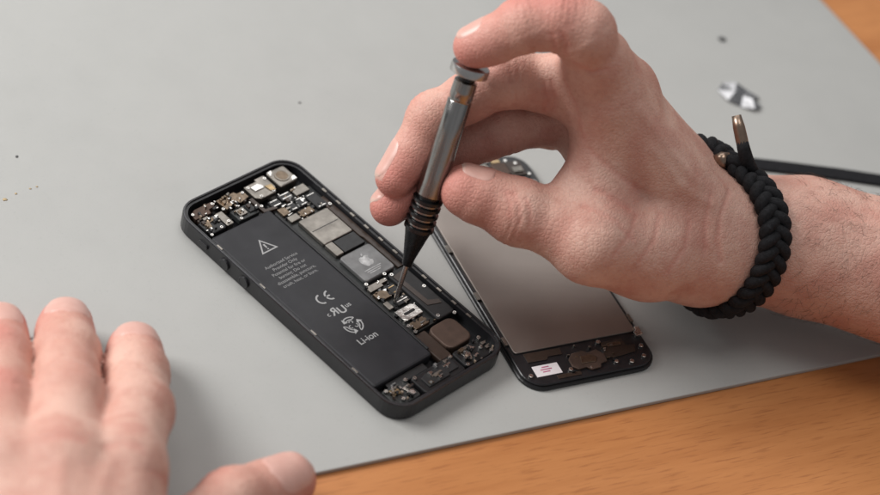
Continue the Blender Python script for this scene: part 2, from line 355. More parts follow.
for zone,n,z in (((34.6,46,69.5,97),27,4.2),((34.6,55,14.5,30),22,4.2),((4,17,4,18),14,5.2),((17,30,4,18),12,5.5),((4,16,111.5,120),12,5.0),((38,54,112,121),12,5.2)):
    for i in range(n):
        u = rnd.uniform(zone[0],zone[1]); v = rnd.uniform(zone[2],zone[3]); a,b_ = rnd.choice(((.5,.9),(.9,.5),(.4,.7),(.7,1.0)))
        part('capacitor',u-a/2,u+a/2,v-b_/2,v+b_/2,z,z+rnd.uniform(1.0,1.6),rnd.choice(('ceram','silver','silver','silver','bronze','chip')),.08)
for v in (22,30,38,46,54,62,70,78,86,94,102): part('frame_clip',56.4,57.4,v,v+2.4,6.7,7.15,'shield',.1)
for v in (24,48,76,98): part('frame_clip',1.3,2.1,v,v+3,6.7,7.1,'shield',.1)

# ------------------------------------------------------------------ removed display, face down
DZ = 2.6
bl = G(529,391,DZ); up = G(437,235,DZ)-G(514,363,DZ); up /= np.linalg.norm(up)
rt = np.array([up[1],-up[0],0]); DW, DL = 57.5, 121
dc = bl+rt*DW/2+up*DL/2
disp = tag(empty('phone_screen',(dc[0],dc[1],0),math.atan2(rt[1],rt[0])), 'detached phone screen lying face down, brown metal back plate up', 'phone screen')
def dr(ins,z,r=9): return [(x,y,z) for x,y in rrect(-DW/2+ins,DW/2-ins,-DL/2+ins,DL/2-ins,max(r-ins,1),8)]
MB().loft([dr(.4,0),dr(0,.4),dr(0,1.1),dr(.4,1.5)]).build('glass_panel', K['chip'], disp)
MB().loft([dr(1.0,1.5),dr(1.0,2.2),dr(1.3,2.5)]).build('inner_frame', K['black'], disp)
def dp(name,u0,u1,v0,v1,z0,z1,mat,bev=.2,r=0,lab=None):   # u from left, v from bottom
    x0,x1,y0,y1 = u0-DW/2,u1-DW/2,v0-DL/2,v1-DL/2
    o = MB().prism(rrect(x0,x1,y0,y1,r) if r else [(x0,y0),(x1,y0),(x1,y1),(x0,y1)],z0,z1).build(name,K[mat],disp,bev)
    if lab: o['label'] = lab
    return o
def dpoly(name,uv,z0,z1,mat,bev=.15): return MB().prism([(u-DW/2,v-DL/2) for u,v in uv],z0,z1).build(name,K[mat],disp,bev)
dp('back_plate',2.6,55,17.5,104,2.5,3.3,'plate',.3,1.2)
for v in (22,46,72,98):
    dp('mounting_tab',.9,2.4,v,v+4,2.5,3.5,'shield',.1); dp('mounting_tab',55.2,56.6,v,v+4,2.5,3.5,'shield',.1)
dpoly('mounting_tab',[(53.4,14.2),(56.6,14.6),(56.6,18.6),(54.8,18.9),(54.4,17),(53.2,16.4)],2.5,4.2,'silver',.2)
dpoly('home_button_bracket',[(21.6,6.2),(23.4,4.4),(27,4.8),(28.4,3.2),(32.6,3.6),(33.4,5.2),(36.4,5.8),(36.8,9.4),(34.6,12.2),(30.6,11.4),(29,12.8),(24.2,12.4),(21.8,10)],2.5,3.5,'copper',.3)
dpoly('home_button_bracket',[(25.6,6.6),(31.6,6.2),(33.2,8.4),(31.2,10.2),(26.6,10.2)],3.5,3.8,'bronze',.15)
dpoly('flex_cable',[(36.2,8.6),(40,7),(50,8),(51.4,11.2),(48,11.6),(47.4,15.2),(38.4,15.2),(37.6,11)],2.5,3.0,'flex',.1); dpoly('flex_cable',[(6,12.4),(14,12.2),(15,13.6),(21,13.4),(21.4,16.6),(6,16.8)],2.5,2.9,'flex',.1)
dp('connector',40,46,12.2,14.0,3.0,3.4,'bronze',.15,.4); dp('flex_cable',14,24,2.4,4.2,2.5,2.8,'flex',.1)
for q in range(14):
    u,v = rnd.uniform(20,52),rnd.uniform(2.6,16); dp('clip',u,u+rnd.uniform(.5,1.6),v,v+rnd.uniform(.4,1.1),2.5,3.6,rnd.choice(('silver','bronze','shield','chip')),.08)
lb = dp('paper_label',6.4,17.0,5.0,10.2,2.5,2.75,'paper',.03)
for i,(a,b_) in enumerate(((3.4,6.4),(2.4,7.2),(3.0,6.0))):
    y = -DL/2+8.8-i*1.1
    quad(MB(),[(-DW/2+6.6+a,y),(-DW/2+6.6+b_,y),(-DW/2+6.6+b_,y+.5),(-DW/2+6.6+a,y+.5)],2.8).build('printed_line',K['redink'],lb)
for u,v in ((4,6),(52,5),(46,3.6),(40,5),(53.5,10),(37.6,15.6),(20.6,5.4)):
    m = MB().cyl(u-DW/2,v-DL/2,.9,2.5,3.3,16).build('screw',K['silver'],disp,.15)
dp('earpiece_bracket',20,38,110,116,2.5,4.0,'shield',.4,1.2); dp('camera_bracket',39.4,46,108.5,115.5,2.5,3.8,'copper',.3,1); dp('flex_cable',46.4,53,107.5,116,2.5,3.2,'flex',.2,.6)
dp('sensor_block',7,18,108,114,2.5,3.6,'chip',.3,.8); dp('connector',47.5,52,109,112,3.2,3.9,'shield',.2,.3); dp('connector',41,44.6,116,118,2.5,3.4,'gold',.2,.3)
for u,v in ((39,117.6),(47,116.6),(50.6,114.4),(53.6,107.4)): MB().cyl(u-DW/2,v-DL/2,.8,2.5,3.5,16).build('screw',K['silver'],disp,.15)

# ------------------------------------------------------------------ screwdriver
s0 = G(395,303,6.0); s1 = G(472,65,98); sd = s1-s0; SL = np.linalg.norm(sd); sd /= SL
drv = tag(empty('screwdriver', s0), 'slim steel precision screwdriver with dark ribbed grip held upright over the phone', 'screwdriver')
q_ = Vector((0,0,1)).rotation_difference(Vector(sd.tolist())); drv.rotation_mode = 'QUATERNION'; drv.rotation_quaternion = q_
def lt(name, prof, mat, n=28, sm=True):
    o = MB().lathe((0,0,0), (0,0,1), [(t*SL,r) for t,r in prof], n).build(name, K[mat], drv, smooth=sm)
    md = o.modifiers.new('es','EDGE_SPLIT'); md.split_angle = math.radians(40); return o
lt('bit',[(0,.25),(.012,.7),(.03,.85),(.19,1.05)],'steel',16)
lt('nose_cone',[(.165,1.7),(.175,2.0),(.20,2.3),(.29,4.2),(.318,4.9)],'dark')
prof = [(.318,4.9)]
for i in range(5):
    t = .322+i*.029; prof += [(t,4.9),(t+.003,5.6),(t+.014,5.6),(t+.017,4.2),(t+.027,4.2)]
lt('ribbed_grip',prof+[(.468,4.9)],'dark')
for i in range(4): lt('grip_ring',[(.3400+i*.029,4.25),(.3405+i*.029,4.6),(.3475+i*.029,4.6),(.348+i*.029,4.25)],'ring')
lt('handle',[(.466,4.6),(.47,5.0),(.49,5.1),(.56,4.9),(.72,4.55),(.855,4.35),(.858,4.1),(.868,4.1),(.871,4.33),(.90,4.3),(.935,4.2),(.94,3.4)],'handle',28)
lt('neck',[(.935,3.1),(.975,3.1)],'dark')
lt('swivel_cap',[(.962,3.4),(.963,6.2),(.967,7.0),(.988,7.1),(.998,6.8),(1.0,6.0)],'capm')

# ------------------------------------------------------------------ hands: signed distance bodies
def smin(a,b,k):
    h = np.maximum(k-np.abs(a-b),0)/k; return np.minimum(a,b)-h*h*k*.25
def cap(P,a,b,ra,rb):
    ba = b-a; L = ba@ba; q = P-a
    t = np.clip(q@ba/L,0,1) if L > 1e-9 else np.zeros(len(P))
    return np.linalg.norm(q-t[:,None]*ba,axis=1)-(ra+(rb-ra)*t)
class Hand:
    def __init__(s): s.palm, s.fing, s.flush, s.lines = [], [], [], []
    def pal(s,*pts):
        w = [(G(*p[:3]),p[3]) for p in pts]
        if len(w) == 1: w = w*2
        for (a,ra),(b,rb) in zip(w,w[1:]): s.palm.append((a,b,ra,rb))
    def finger(s,name,pts,pad=True,pal_am=.45,dor_am=.45,plain=()):
        w = [(G(*p[:3]),p[3]) for p in pts]      # base ... tip
        pr = [(a,b,ra,rb) for (a,ra),(b,rb) in zip(w,w[1:])]
        d1_ = w[-2][0]-w[-3][0]; d1_ /= np.linalg.norm(d1_); d2 = w[-1][0]-w[-2][0]; L2 = np.linalg.norm(d2); d2 /= L2
        dors = d1_-d2*(d1_@d2)
        f = dict(pr=pr,cr=[],dors=dors/np.linalg.norm(dors),tip=len(w)-2)
        if pad:
            q = w[-2][0]+d2*L2*.62-f['dors']*1.5; pr.append((q,q+d2*2,w[-1][1]*.98,w[-1][1]*.93))
        for i in range(1,len(w)-1):
            if i in plain: continue
            # knuckle: slightly wider joint with transverse wrinkles
            r = w[i][1]; pr.append((w[i][0]-f['dors']*.1,w[i][0]+f['dors']*.5,r*1.02,r*.97))
            dd = w[i+1][0]-w[i-1][0]; dd /= np.linalg.norm(dd)
            for off,am in ((-4.4,.5),(-2.4,.8),(-.2,1.),(1.9,.8),(4.1,.5)): f['cr'].append((w[i][0]+dd*off,dd,f['dors'],am*dor_am,.62))
            for off,am in ((-1.1,pal_am),(1.4,pal_am*.8)): f['cr'].append((w[i][0]+dd*off,dd,-f['dors'],am,.7))
            s.flush.append((w[i][0]+f['dors']*w[i][1],9,.85))
        s.flush.append((w[-1][0]+d2*2,13,1.2))
        s.fing.append(f)
        return f
    def field(s,P):
        d = None
        for a,b,ra,rb in s.palm:
            c = cap(P,a,b,ra,rb); d = c if d is None else smin(d,c,9)
        out = d.copy()
        for f in s.fing:
            e = None
            for a,b,ra,rb in f['pr']:
                c = cap(P,a,b,ra,rb); e = c if e is None else smin(e,c,f.get('k',3.5))
            near = np.abs(e) < 4
            if near.any():
                Q = P[near]; g = np.zeros(len(Q))
                for c,n,sd_,am,w in f['cr']:
                    q = Q-c; t = q@n; r = q-t[:,None]*n; L = np.linalg.norm(r,axis=1)+1e-6
                    g += am*np.exp(-((t+.3*np.sin(r@np.cross(n,sd_)*.55+am*20))/w)**2)*np.clip(.05+1.1*(r@sd_)/L,0,1)*(L < 16)
                e[near] += g
            out = smin(out, smin(d,e,8), .7)
        if s.lines:
            near = np.abs(out) < 3
            if near.any():
                Q = P[near]; g = np.zeros(len(Q))
                for pl,am,w in s.lines:
                    dm = np.full(len(Q),1e9)
                    for a,b in zip(pl,pl[1:]): dm = np.minimum(dm,cap(Q,a,b,0,0))
                    g += am*np.exp(-(dm/w)**2)
                out[near] += g
        return out
    def hit(s,px,py):
        d = ray(px,py,CAM); t = 300.
        for _ in range(200):
            e = float(s.field((CAM[0]+d*t)[None])[0]); t += max(e*.9,.02)
            if e < .05 or t > 1600: break
        return CAM[0]+d*t
    def crease(s,specs):
        out = []
        for pl,am,w in specs:
            q = [np.array(p,float) for p in pl]; dn = [q[0]]
            for a,b in zip(q,q[1:]): dn += [a+(b-a)*k/3 for k in (1,2,3)]
            pts = [s.hit(*p) for p in dn]; run = [pts[0]]
            for p in pts[1:]:
                if np.linalg.norm(p-run[-1]) < 14: run.append(p)
            if len(run) > 1: out.append((run,am,w))
        s.lines = out
    def mesh(s,name,mat,h,lo,hi):
        Bk = 6; lo = np.array(lo,float); nb = np.ceil((np.array(hi)-lo)/(h*Bk)).astype(int)
        ctr = np.stack(np.meshgrid(*[lo[i]+(np.arange(nb[i])+.5)*h*Bk-h*.5 for i in range(3)],indexing='ij'),-1).reshape(-1,3)
        dcn = s.field(ctr); act = np.where(np.abs(dcn) < Bk*h*.9+4)[0]
        F = np.repeat(dcn[:,None].astype(np.float32),Bk**3,1)
        loc = np.stack(np.meshgrid(*[np.arange(Bk)*h]*3,indexing='ij'),-1).reshape(-1,3)-(Bk-1)*h*.5
        for ch in np.array_split(act,max(1,len(act)//600)):
            P = (ctr[ch][:,None,:]+loc[None]).reshape(-1,3); F[ch] = s.field(P).reshape(len(ch),-1)
        F = F.reshape(*nb,Bk,Bk,Bk).transpose(0,3,1,4,2,5).reshape(*(nb*Bk))
        I = F < 0
        cs = [(0,0,0),(1,0,0),(0,1,0),(1,1,0),(0,0,1),(1,0,1),(0,1,1),(1,1,1)]
        sh = np.array(F.shape)-1
        sub = lambda Aa,c: Aa[c[0]:c[0]+sh[0],c[1]:c[1]+sh[1],c[2]:c[2]+sh[2]]
        cnt = sum(sub(I,c).astype(np.int8) for c in cs); ac = np.argwhere((cnt > 0)&(cnt < 8))
        idx = np.full(tuple(sh),-1,np.int64); idx[tuple(ac.T)] = np.arange(len(ac))
        acc = np.zeros((len(ac),3)); num = np.zeros(len(ac))
        val = [F[ac[:,0]+c[0],ac[:,1]+c[1],ac[:,2]+c[2]] for c in cs]
        for i in range(8):
            for j in range(i+1,8):
                if sum(abs(cs[i][k]-cs[j][k]) for k in range(3)) == 1:
                    x = (val[i] < 0) != (val[j] < 0); t = val[i]/(val[i]-val[j]+1e-12)
                    acc[x] += (np.array(cs[i])+(np.array(cs[j])-np.array(cs[i]))*t[:,None])[x]; num[x] += 1
        v = lo+(ac+acc/num[:,None])*h
        for _ in range(2):
            e = .3; f0 = s.field(v); g = np.stack([s.field(v+np.eye(3)[k]*e)-f0 for k in range(3)],1)/e
            v = v-np.clip(f0,-.5,.5)[:,None]*g/np.maximum((g*g).sum(1),.3)[:,None]
        s.v = v; s.n = g/np.maximum(np.linalg.norm(g,axis=1),.2)[:,None]
        qs = []
        for ax in range(3):
            a_, b_ = [(1,2),(2,0),(0,1)][ax]
            s0_ = [slice(None)]*3; s1_ = [slice(None)]*3; s0_[ax] = slice(0,-1); s1_[ax] = slice(1,None)
            e = np.argwhere(I[tuple(s0_)] != I[tuple(s1_)])
            e = e[(e[:,a_] > 0)&(e[:,b_] > 0)&(e[:,a_] < sh[a_])&(e[:,b_] < sh[b_])]
            ins = I[tuple(e.T)]
            def at(da,db):
                c = e.copy(); c[:,a_] += da; c[:,b_] += db; return idx[tuple(c.T)]
            q = np.stack([at(-1,-1),at(0,-1),at(0,0),at(-1,0)],1); q[~ins] = q[~ins][:,::-1]; qs.append(q)
        q = np.concatenate(qs); q = q[(q >= 0).all(1)]
        base = np.array([v[:,0].mean(),v[:,1].mean(),0.])
        me = bpy.data.meshes.new(name); me.from_pydata(((v-base)*.001).tolist(),[],q.tolist()); me.update()
        fl = np.zeros(len(v))
        for c,rad,am in s.flush: fl += am*np.exp(-((v-c)**2).sum(1)/rad**2)
        for pl,am,w in s.lines:
            dm = np.full(len(v),1e9)
            for a,b in zip(pl,pl[1:]): dm = np.minimum(dm,cap(v,a,b,0,0))
            fl += (am > 0)*.4*np.exp(-(dm/1.2)**2)
        at_ = me.attributes.new('flush','FLOAT','POINT'); at_.data.foreach_set('value',np.clip(fl,0,1).astype(np.float32))
        o = link(name,me,mat,None,True,base); s.base = base
        return o
    def nail(s,f,parent,dors=None,amax=46,mat=None,st=.52,en=.55):
        a,b,ra,rb = f['pr'][f['tip']]
        d = b-a; L = np.linalg.norm(d); d /= L
        n = f['dors'] if dors is None else np.array(dors,float); n = n-d*(n@d); n /= np.linalg.norm(n); w = np.cross(d,n)
        N = 14; P0 = []; DR = []
        st, en = L*st, L+rb*en
        for i in range(N+1):
            x = -1+2*i/N
            for j in range(N+1):
                y = -1+2*j/N; wd = (1-abs(x)**3.2)**.45 if x < 0 else (1-abs(x)**4)**.4
                an = math.radians(amax)*y*wd; t = st+(en-st)*(x+1)/2
                P0.append(a+d*min(t,L)); dirv = n*math.cos(an)+w*math.sin(an)
                if t > L: dirv = dirv*math.sqrt(max(1-((t-L)/rb)**2,.05))+d*(t-L)/rb
                DR.append(dirv/np.linalg.norm(dirv))
        P0, DR = np.array(P0), np.array(DR); r = np.full(len(P0),rb)
        for _ in range(8): r = r-s.field(P0+DR*r[:,None])
        # lifted free edge at the tip, sunk cuticle at the root
        E = np.array([(1-max(abs(-1+2*i/N),abs(-1+2*j/N))**8)*(.15+.3*i/N) for i in range(N+1) for j in range(N+1)])
        v = P0+DR*(r+.03+E)[:,None]
        m = MB().add(v-s.base,[(i*(N+1)+j,(i+1)*(N+1)+j,(i+1)*(N+1)+j+1,i*(N+1)+j+1) for i in range(N) for j in range(N)])
        o = m.build('fingernail',mat,parent,smooth=True)
        fa = o.data.attributes.new('free','FLOAT','POINT'); fa.data.foreach_set('value',np.array([min(1,max(0,(i/N-.88)/.08)) for i in range(N+1) for j in range(N+1)],np.float32))
        return o

skin, nt, b = nodes('skin')
att = nt.nodes.new('ShaderNodeAttribute'); att.attribute_name = 'flush'
n1 = noise(nt,70,7,None,.65); n2 = noise(nt,420,4); n3 = noise(nt,18,4); n4 = noise(nt,1100,2)
col = mixc(nt, ramp(nt,n3,.36,.64), (.68,.43,.35), (.57,.315,.25))
col = mixc(nt, ramp(nt,n1,.45,.66,(0,0,0),(.7,.7,.7)), col, (.52,.24,.19))
col = mixc(nt, ramp(nt,n1,.38,.24,(0,0,0),(.55,.55,.55)), col, (.74,.525,.44))
col = mixc(nt, ramp(nt,n2,.52,.78,(0,0,0),(.45,.45,.45)), col, (.45,.21,.16))
col = mixc(nt, ramp(nt,n4,.60,.75,(0,0,0),(.25,.25,.25)), col, (.38,.17,.13))
mth = nt.nodes.new('ShaderNodeMath'); mth.operation = 'MULTIPLY'; nt.links.new(att.outputs['Fac'],mth.inputs[0]); mth.inputs[1].default_value = .78
col = mixc(nt, mth.outputs[0], col, (.56,.195,.16))
nt.links.new(col,b.inputs['Base Color']); b.inputs['Specular IOR Level'].default_value = .34
nt.links.new(ramp(nt,n1,.3,.7,(.46,.46,.46),(.62,.62,.62)),b.inputs['Roughness'])
b.inputs['Subsurface Weight'].default_value = .07; b.inputs['Subsurface Radius'].default_value = (1,.35,.2); b.inputs['Subsurface Scale'].default_value = .0015
tcs = nt.nodes.new('ShaderNodeTexCoord')
ds = nt.nodes.new('ShaderNodeTexNoise'); ds.inputs['Scale'].default_value = 250; nt.links.new(tcs.outputs['Object'],ds.inputs['Vector'])
vm = nt.nodes.new('ShaderNodeVectorMath'); vm.operation = 'MULTIPLY_ADD'; nt.links.new(ds.outputs['Color'],vm.inputs[0]); vm.inputs[1].default_value = (.0015,)*3; nt.links.new(tcs.outputs['Object'],vm.inputs[2])
vo = nt.nodes.new('ShaderNodeTexVoronoi'); vo.inputs['Scale'].default_value = 640; vo.feature = 'DISTANCE_TO_EDGE'; nt.links.new(vm.outputs[0],vo.inputs['Vector'])
p = bump(nt,b,ramp(nt,vo.outputs['Distance'],0,.22),.5,.0002)
mps = nt.nodes.new('ShaderNodeMapping'); nt.links.new(tcs.outputs['Object'],mps.inputs[0]); mps.inputs['Scale'].default_value = (1,1,2.8); mps.inputs['Rotation'].default_value = (.5,.3,.4)
p = bump(nt,b,noise(nt,150,7,mps.outputs[0],.6),.5,.0004,p)
nailm, nt, b = nodes('fingernail')
att = nt.nodes.new('ShaderNodeAttribute'); att.attribute_name = 'free'
col = mixc(nt, ramp(nt,noise(nt,200),.3,.7), (.60,.335,.28), (.65,.39,.33)); col = mixc(nt, att.outputs['Fac'], col, (.70,.54,.46))
nt.links.new(col,b.inputs['Base Color']); b.inputs['Roughness'].default_value = .38

H = Hand()
H.pal((742,236,35,21),(800,246,34,24.5),(1010,305,38,30))
H.pal((610,106,88,12),(700,228,42,15.5)); H.pal((620,96,80,12),(710,222,36,14.5)); H.pal((626,106,68,11),(718,220,32,14)); H.pal((638,120,56,10.5),(724,222,28,14))
H.pal((700,235,40,17.5),(742,236,35,21)); H.pal((592,243,48,12.8),(648,252,40,15.6),(700,258,32,16),(735,250,32,18))
H.pal((576,200,54,9.5),(594,206,54,11),(602,145,72,11)); H.pal((602,58,103,9.5),(620,90,86,12.5))
H.pal((588,146,58,9.5),(610,150,62,12))
H.pal((572,76,92,8.5),(600,100,84,11))
ix = H.finger('index',[(610,106,86,12.0),(596,62,106,10.3),(584,32,119.5,9.9),(560,22,121.5,8.9),(527,24,118,8.8),(475,47,105.3,7.5)],plain=(1,)); ix['k'] = 4.5
mi = H.finger('middle',[(618,98,80,12),(508,78,86,10.0),(470,97,77,8.7),(434,118,67,8.8),(396,178,49,7.4)],plain=(2,)); mi['k'] = 3.5
ri = H.finger('ring',[(626,106,68,11),(503,127,62,9.4),(430,164,48,8.1),(390,207,37,7.2)])
pi_ = H.finger('little',[(638,120,56,10),(558,126,52,8),(508,132,44,7.2),(478,146,34,6.4)])
th = H.finger('thumb',[(650,252,40,15),(594,243,48,12.8),(554,227,49.5,10.2),(519,212,51,11.0),(490,199,53,9.5),(466,189,54.5,8.8)],pal_am=.3,dor_am=.22,plain=(2,4)); th['k'] = 4.5
H.crease([([(730,192),(722,215),(718,240),(722,262)],.6,1.0),([(712,195),(706,222),(706,250)],.45,1.0),
 ([(584,206),(596,210),(618,222),(634,240)],.4,1.0),([(596,190),(608,195),(630,210)],.35,.9),
 ([(514,194),(520,207),(520,224)],.35,.75),([(526,199),(531,212),(530,228)],.3,.7),([(507,193),(511,204),(511,216)],.2,.6),
 ([(566,84),(578,110),(584,140)],.45,1.0),([(640,110),(668,150),(700,185)],-.8,2.2),([(655,150),(680,185),(712,205)],-.6,2.0),([(800,200),(850,222),(900,232)],-.6,1.8),
 ([(590,150),(612,170),(640,190)],.35,1.0),([(545,84),(548,98),(545,112)],.5,.8),([(552,82),(556,98),(553,112)],.4,.8),([(452,92),(458,106),(454,120)],.45,.8),
 ([(640,262),(655,240),(660,215)],.25,.9),([(668,272),(686,248),(690,222)],.28,.9),([(614,256),(630,236),(636,216)],.2,.8),([(562,34),(568,44),(566,54)],.4,.8),([(552,34),(556,44),(555,50)],.3,.7),([(576,64),(592,72),(608,70)],.3,.8)])
pts = np.array([q for pr in H.palm for q in pr[:2]]+[q for f in H.fing for pr in f['pr'] for q in pr[:2]])
hand = H.mesh('hand', skin, .82, pts.min(0)-34, pts.max(0)+34)
tag(hand, 'right hand and bare forearm holding the screwdriver upright like a pen', 'hand')
H.nail(ix,hand,dors=YU*1.+ZB_*.3-XR*.2,mat=nailm,st=.62); H.nail(mi,hand,dors=-XR*.95+YU*.3+ZB_*.25,mat=nailm); H.nail(ri,hand,dors=-XR*.95+YU*.2+ZB_*.3,mat=nailm); H.nail(th,hand,dors=YU*1.+ZB_*.3,mat=nailm,st=.15,en=.55)
# fine forearm hair
axp, axd = G(742,236,35), G(812,249,34)-G(742,236,35); axd /= np.linalg.norm(axd)
sel = np.where(((H.v-axp)@axd > 16)&((H.v-axp)@axd < 75)&(H.v[:,2] > 14))[0]
rg = np.random.RandomState(5); sel = rg.choice(sel,620,False); m = MB()
for i in sel:
    n = H.n[i]; t = -axd*.35+np.array([0,0,-.7])+rg.normal(0,.35,3); t -= n*(t@n); t /= np.linalg.norm(t); Lh = rg.uniform(2.5,7.5)
    p0 = H.v[i]-H.base; m.tube([p0-n*.2,p0+t*Lh*.35+n*.6,p0+t*Lh*.7+n*.8,p0+t*Lh+n*.5],[.055,.047,.034,.013],3)
o = m.build('arm_hair',K['hair'],hand); o['kind'] = 'stuff'

L = Hand()
L.pal((122,472,33,13),(70,740,34,20)); L.pal((60,470,37,13.5),(45,740,36,20)); L.pal((-2,476,35,13),(15,740,34,20)); L.pal((-68,492,29,12),(-20,740,30,18))
L.pal((165,565,19,13),(110,650,28,18),(40,760,34,18)); L.pal((30,750,34,24),(30,1000,38,28)); L.pal((148,560,20,10),(120,520,24,11))
L.pal((101,432,22,7.5),(96,480,27,10)); L.pal((33,424,23,7.5),(31,480,28,10))
l1 = L.finger('l index',[(122,472,33,12.4),(137,412,25,11.5),(136,394,20,10.4),(136,376,15,10.6),(135,350,9.5,9.4)],dor_am=.8,plain=(2,))
l2 = L.finger('l middle',[(60,470,37,13.0),(68,402,28,11.7),(67,378,22,10.5),(67,355,16.5,10.7),(66,325,9.5,9.4)],dor_am=.8,plain=(2,))
l3 = L.finger('l ring',[(-2,476,35,12.4),(-1,408,27,11.4),(0,384,21,10.2),(0,360,16,10.3),(0,330,9.4,9.3)],dor_am=.8,plain=(2,))
l4 = L.finger('l little',[(-68,492,29,11.7),(-66,440,21,9.9),(-66,402,13,8.9),(-68,375,8.2,8.2)])
l5 = L.finger('l thumb',[(110,650,28,15),(165,560,19,13),(232,504,14,11),(288,481,9.6,9.6)],dor_am=.7)
L.crease([([(150,470),(164,478),(172,492)],.4,1.1),([(104,448),(122,443),(142,448)],.35,.9),([(44,440),(62,435),(82,440)],.35,.9),([(112,462),(104,480),(98,500)],-.35,2.2),([(62,462),(60,480),(58,500)],-.4,2.2)])
pts = np.array([q for pr in L.palm for q in pr[:2]]+[q for f in L.fing for pr in f['pr'] for q in pr[:2]])
lh = L.mesh('hand', skin, 1.1, pts.min(0)-34, pts.max(0)+34)
tag(lh, 'left hand resting palm down on the grey mat with fingers spread', 'hand')
for f in (l1,l2,l3): L.nail(f,lh,dors=(0,0,1),mat=nailm,amax=50,st=.5,en=.6)
L.nail(l5,lh,dors=np.array([0,0,1])+.4*ZB_,mat=nailm,amax=50,st=.48,en=.6)

# ------------------------------------------------------------------ braided bracelet
h1, h2, h3 = H.hit(752,184), H.hit(773,230), H.hit(756,286)
nrm = np.cross(h2-h1,h3-h1); nrm /= np.linalg.norm(nrm)
if nrm@axd < 0: nrm = -nrm
cen = axp+axd*((h1-axp)@nrm)/(axd@nrm)
e1 = (h2-cen)-nrm*((h2-cen)@nrm); e1 /= np.linalg.norm(e1); e2 = np.cross(nrm,e1)
N = 180; rs = np.arange(6,60,.25); RR = []
for i in range(N):
    a = 2*math.pi*i/N; dv = e1*math.cos(a)+e2*math.sin(a); fv = H.field(cen+rs[:,None]*dv)
    k = np.argmax(fv > 0); RR.append(rs[k] if fv[k] > 0 else 30)
RR = np.minimum(np.array(RR),32)
for _ in range(8): RR = (np.roll(RR,1)+RR*2+np.roll(RR,-1))/4
loop = np.array([cen+(RR[i]+.5)*(e1*math.cos(2*math.pi*i/N)+e2*math.sin(2*math.pi*i/N)) for i in range(N)])
seg = np.linalg.norm(np.roll(loop,-1,0)-loop,axis=1); cum = np.concatenate([[0],np.cumsum(seg)]); LT = cum[-1]
def onloop(s):
    s = s % LT; i = np.searchsorted(cum,s,'right')-1; i = min(i,N-1); t = (s-cum[i])/seg[i]
    p = loop[i]*(1-t)+loop[(i+1)%N]*t
    tg = (loop[(i+1)%N]-loop[i-1])*(1-t)+(loop[(i+2)%N]-loop[i])*t; tg /= np.linalg.norm(tg)
    # sideways follows the skin so the band lies flat
    ou = np.cross(tg,nrm); ou = ou if ou@(p-cen) > 0 else -ou
    f0 = H.field(p[None])[0]; gr = np.array([H.field((p+np.eye(3)[k]*3)[None])[0]-f0 for k in range(3)])
    gr -= tg*(gr@tg); gl = np.linalg.norm(gr)
    if gl > .3: ou = ou*.5+gr/gl*.5; ou /= np.linalg.norm(ou)
    sd_ = np.cross(tg,ou); sd_ = sd_ if sd_@nrm > 0 else -sd_
    return p, tg, ou, sd_
brc = tag(empty('bracelet', cen), 'black braided cord bracelet around the right wrist', 'bracelet')
npd = max(6,round(LT/14.5)); ns = npd*24
fr_ = [onloop(LT*i/ns) for i in range(ns)]
OU = np.array([q[2] for q in fr_])
for _ in range(10): OU = (np.roll(OU,1,0)+OU*2+np.roll(OU,-1,0))/4
m = MB()
for k in range(3):                       # neat flat three strand plait
    pp = []
    for i,(p,tg,_,_2) in enumerate(fr_):
        ou = OU[i]-tg*(OU[i]@tg); ou /= np.linalg.norm(ou); sw = np.cross(tg,ou); sw = sw if sw@nrm > 0 else -sw
        t = 2*math.pi*npd*i/ns+2*math.pi*k/3
        pp.append(p+sw*4.6*math.sin(t)+ou*(1.4+1.0*math.sin(2*t))-cen)
    m.tube(pp,2.3,14,close=True)
m.build('braid', K['cord'], brc, smooth=True)
# knot and tipped cord end
top,tg,ou,sw = onloop(min((np.linalg.norm(proj(onloop(s)[0][None],*CAM)[0]-[746,170]),s) for s in np.linspace(0,LT,120))[1])
kb = top+ou*3.4-cen
pxm = 1/2.95
pth = [kb+XR*(dx*pxm)+YU*(dy*pxm)+ZB_*dz for dx,dy,dz in ((8,-6,0),(2,2,2),(-2,10,4),(-5,20,5),(-7,29,5))]
MB().tube(pth,[2.4,2.7,2.7,2.5,2.3],12).build('cord_knot',K['cord'],brc,smooth=True)
MB().tube([pth[3],pth[4],pth[4]+(pth[4]-pth[3])*1.6,pth[4]+(pth[4]-pth[3])*3.0],[2.2,2.4,2.3,1.8],14).build('cord_tip',K['aglet'],brc,smooth=True)
pth = [kb+XR*(dx*pxm)+YU*(dy*pxm)+ZB_*dz for dx,dy,dz in ((2,-2,2),(-12,6,1),(-26,8,-1),(-36,4,-4))]
MB().tube(pth,[2.2,2.4,2.4,2.0],12).build('cord_knot',K['cord'],brc,smooth=True)
MB().tube([pth[1]*.4+pth[2]*.6,pth[2],pth[2]*.5+pth[3]*.5],[3.0,3.1,3.0],16).build('metal_bead',K['aglet'],brc,smooth=True)

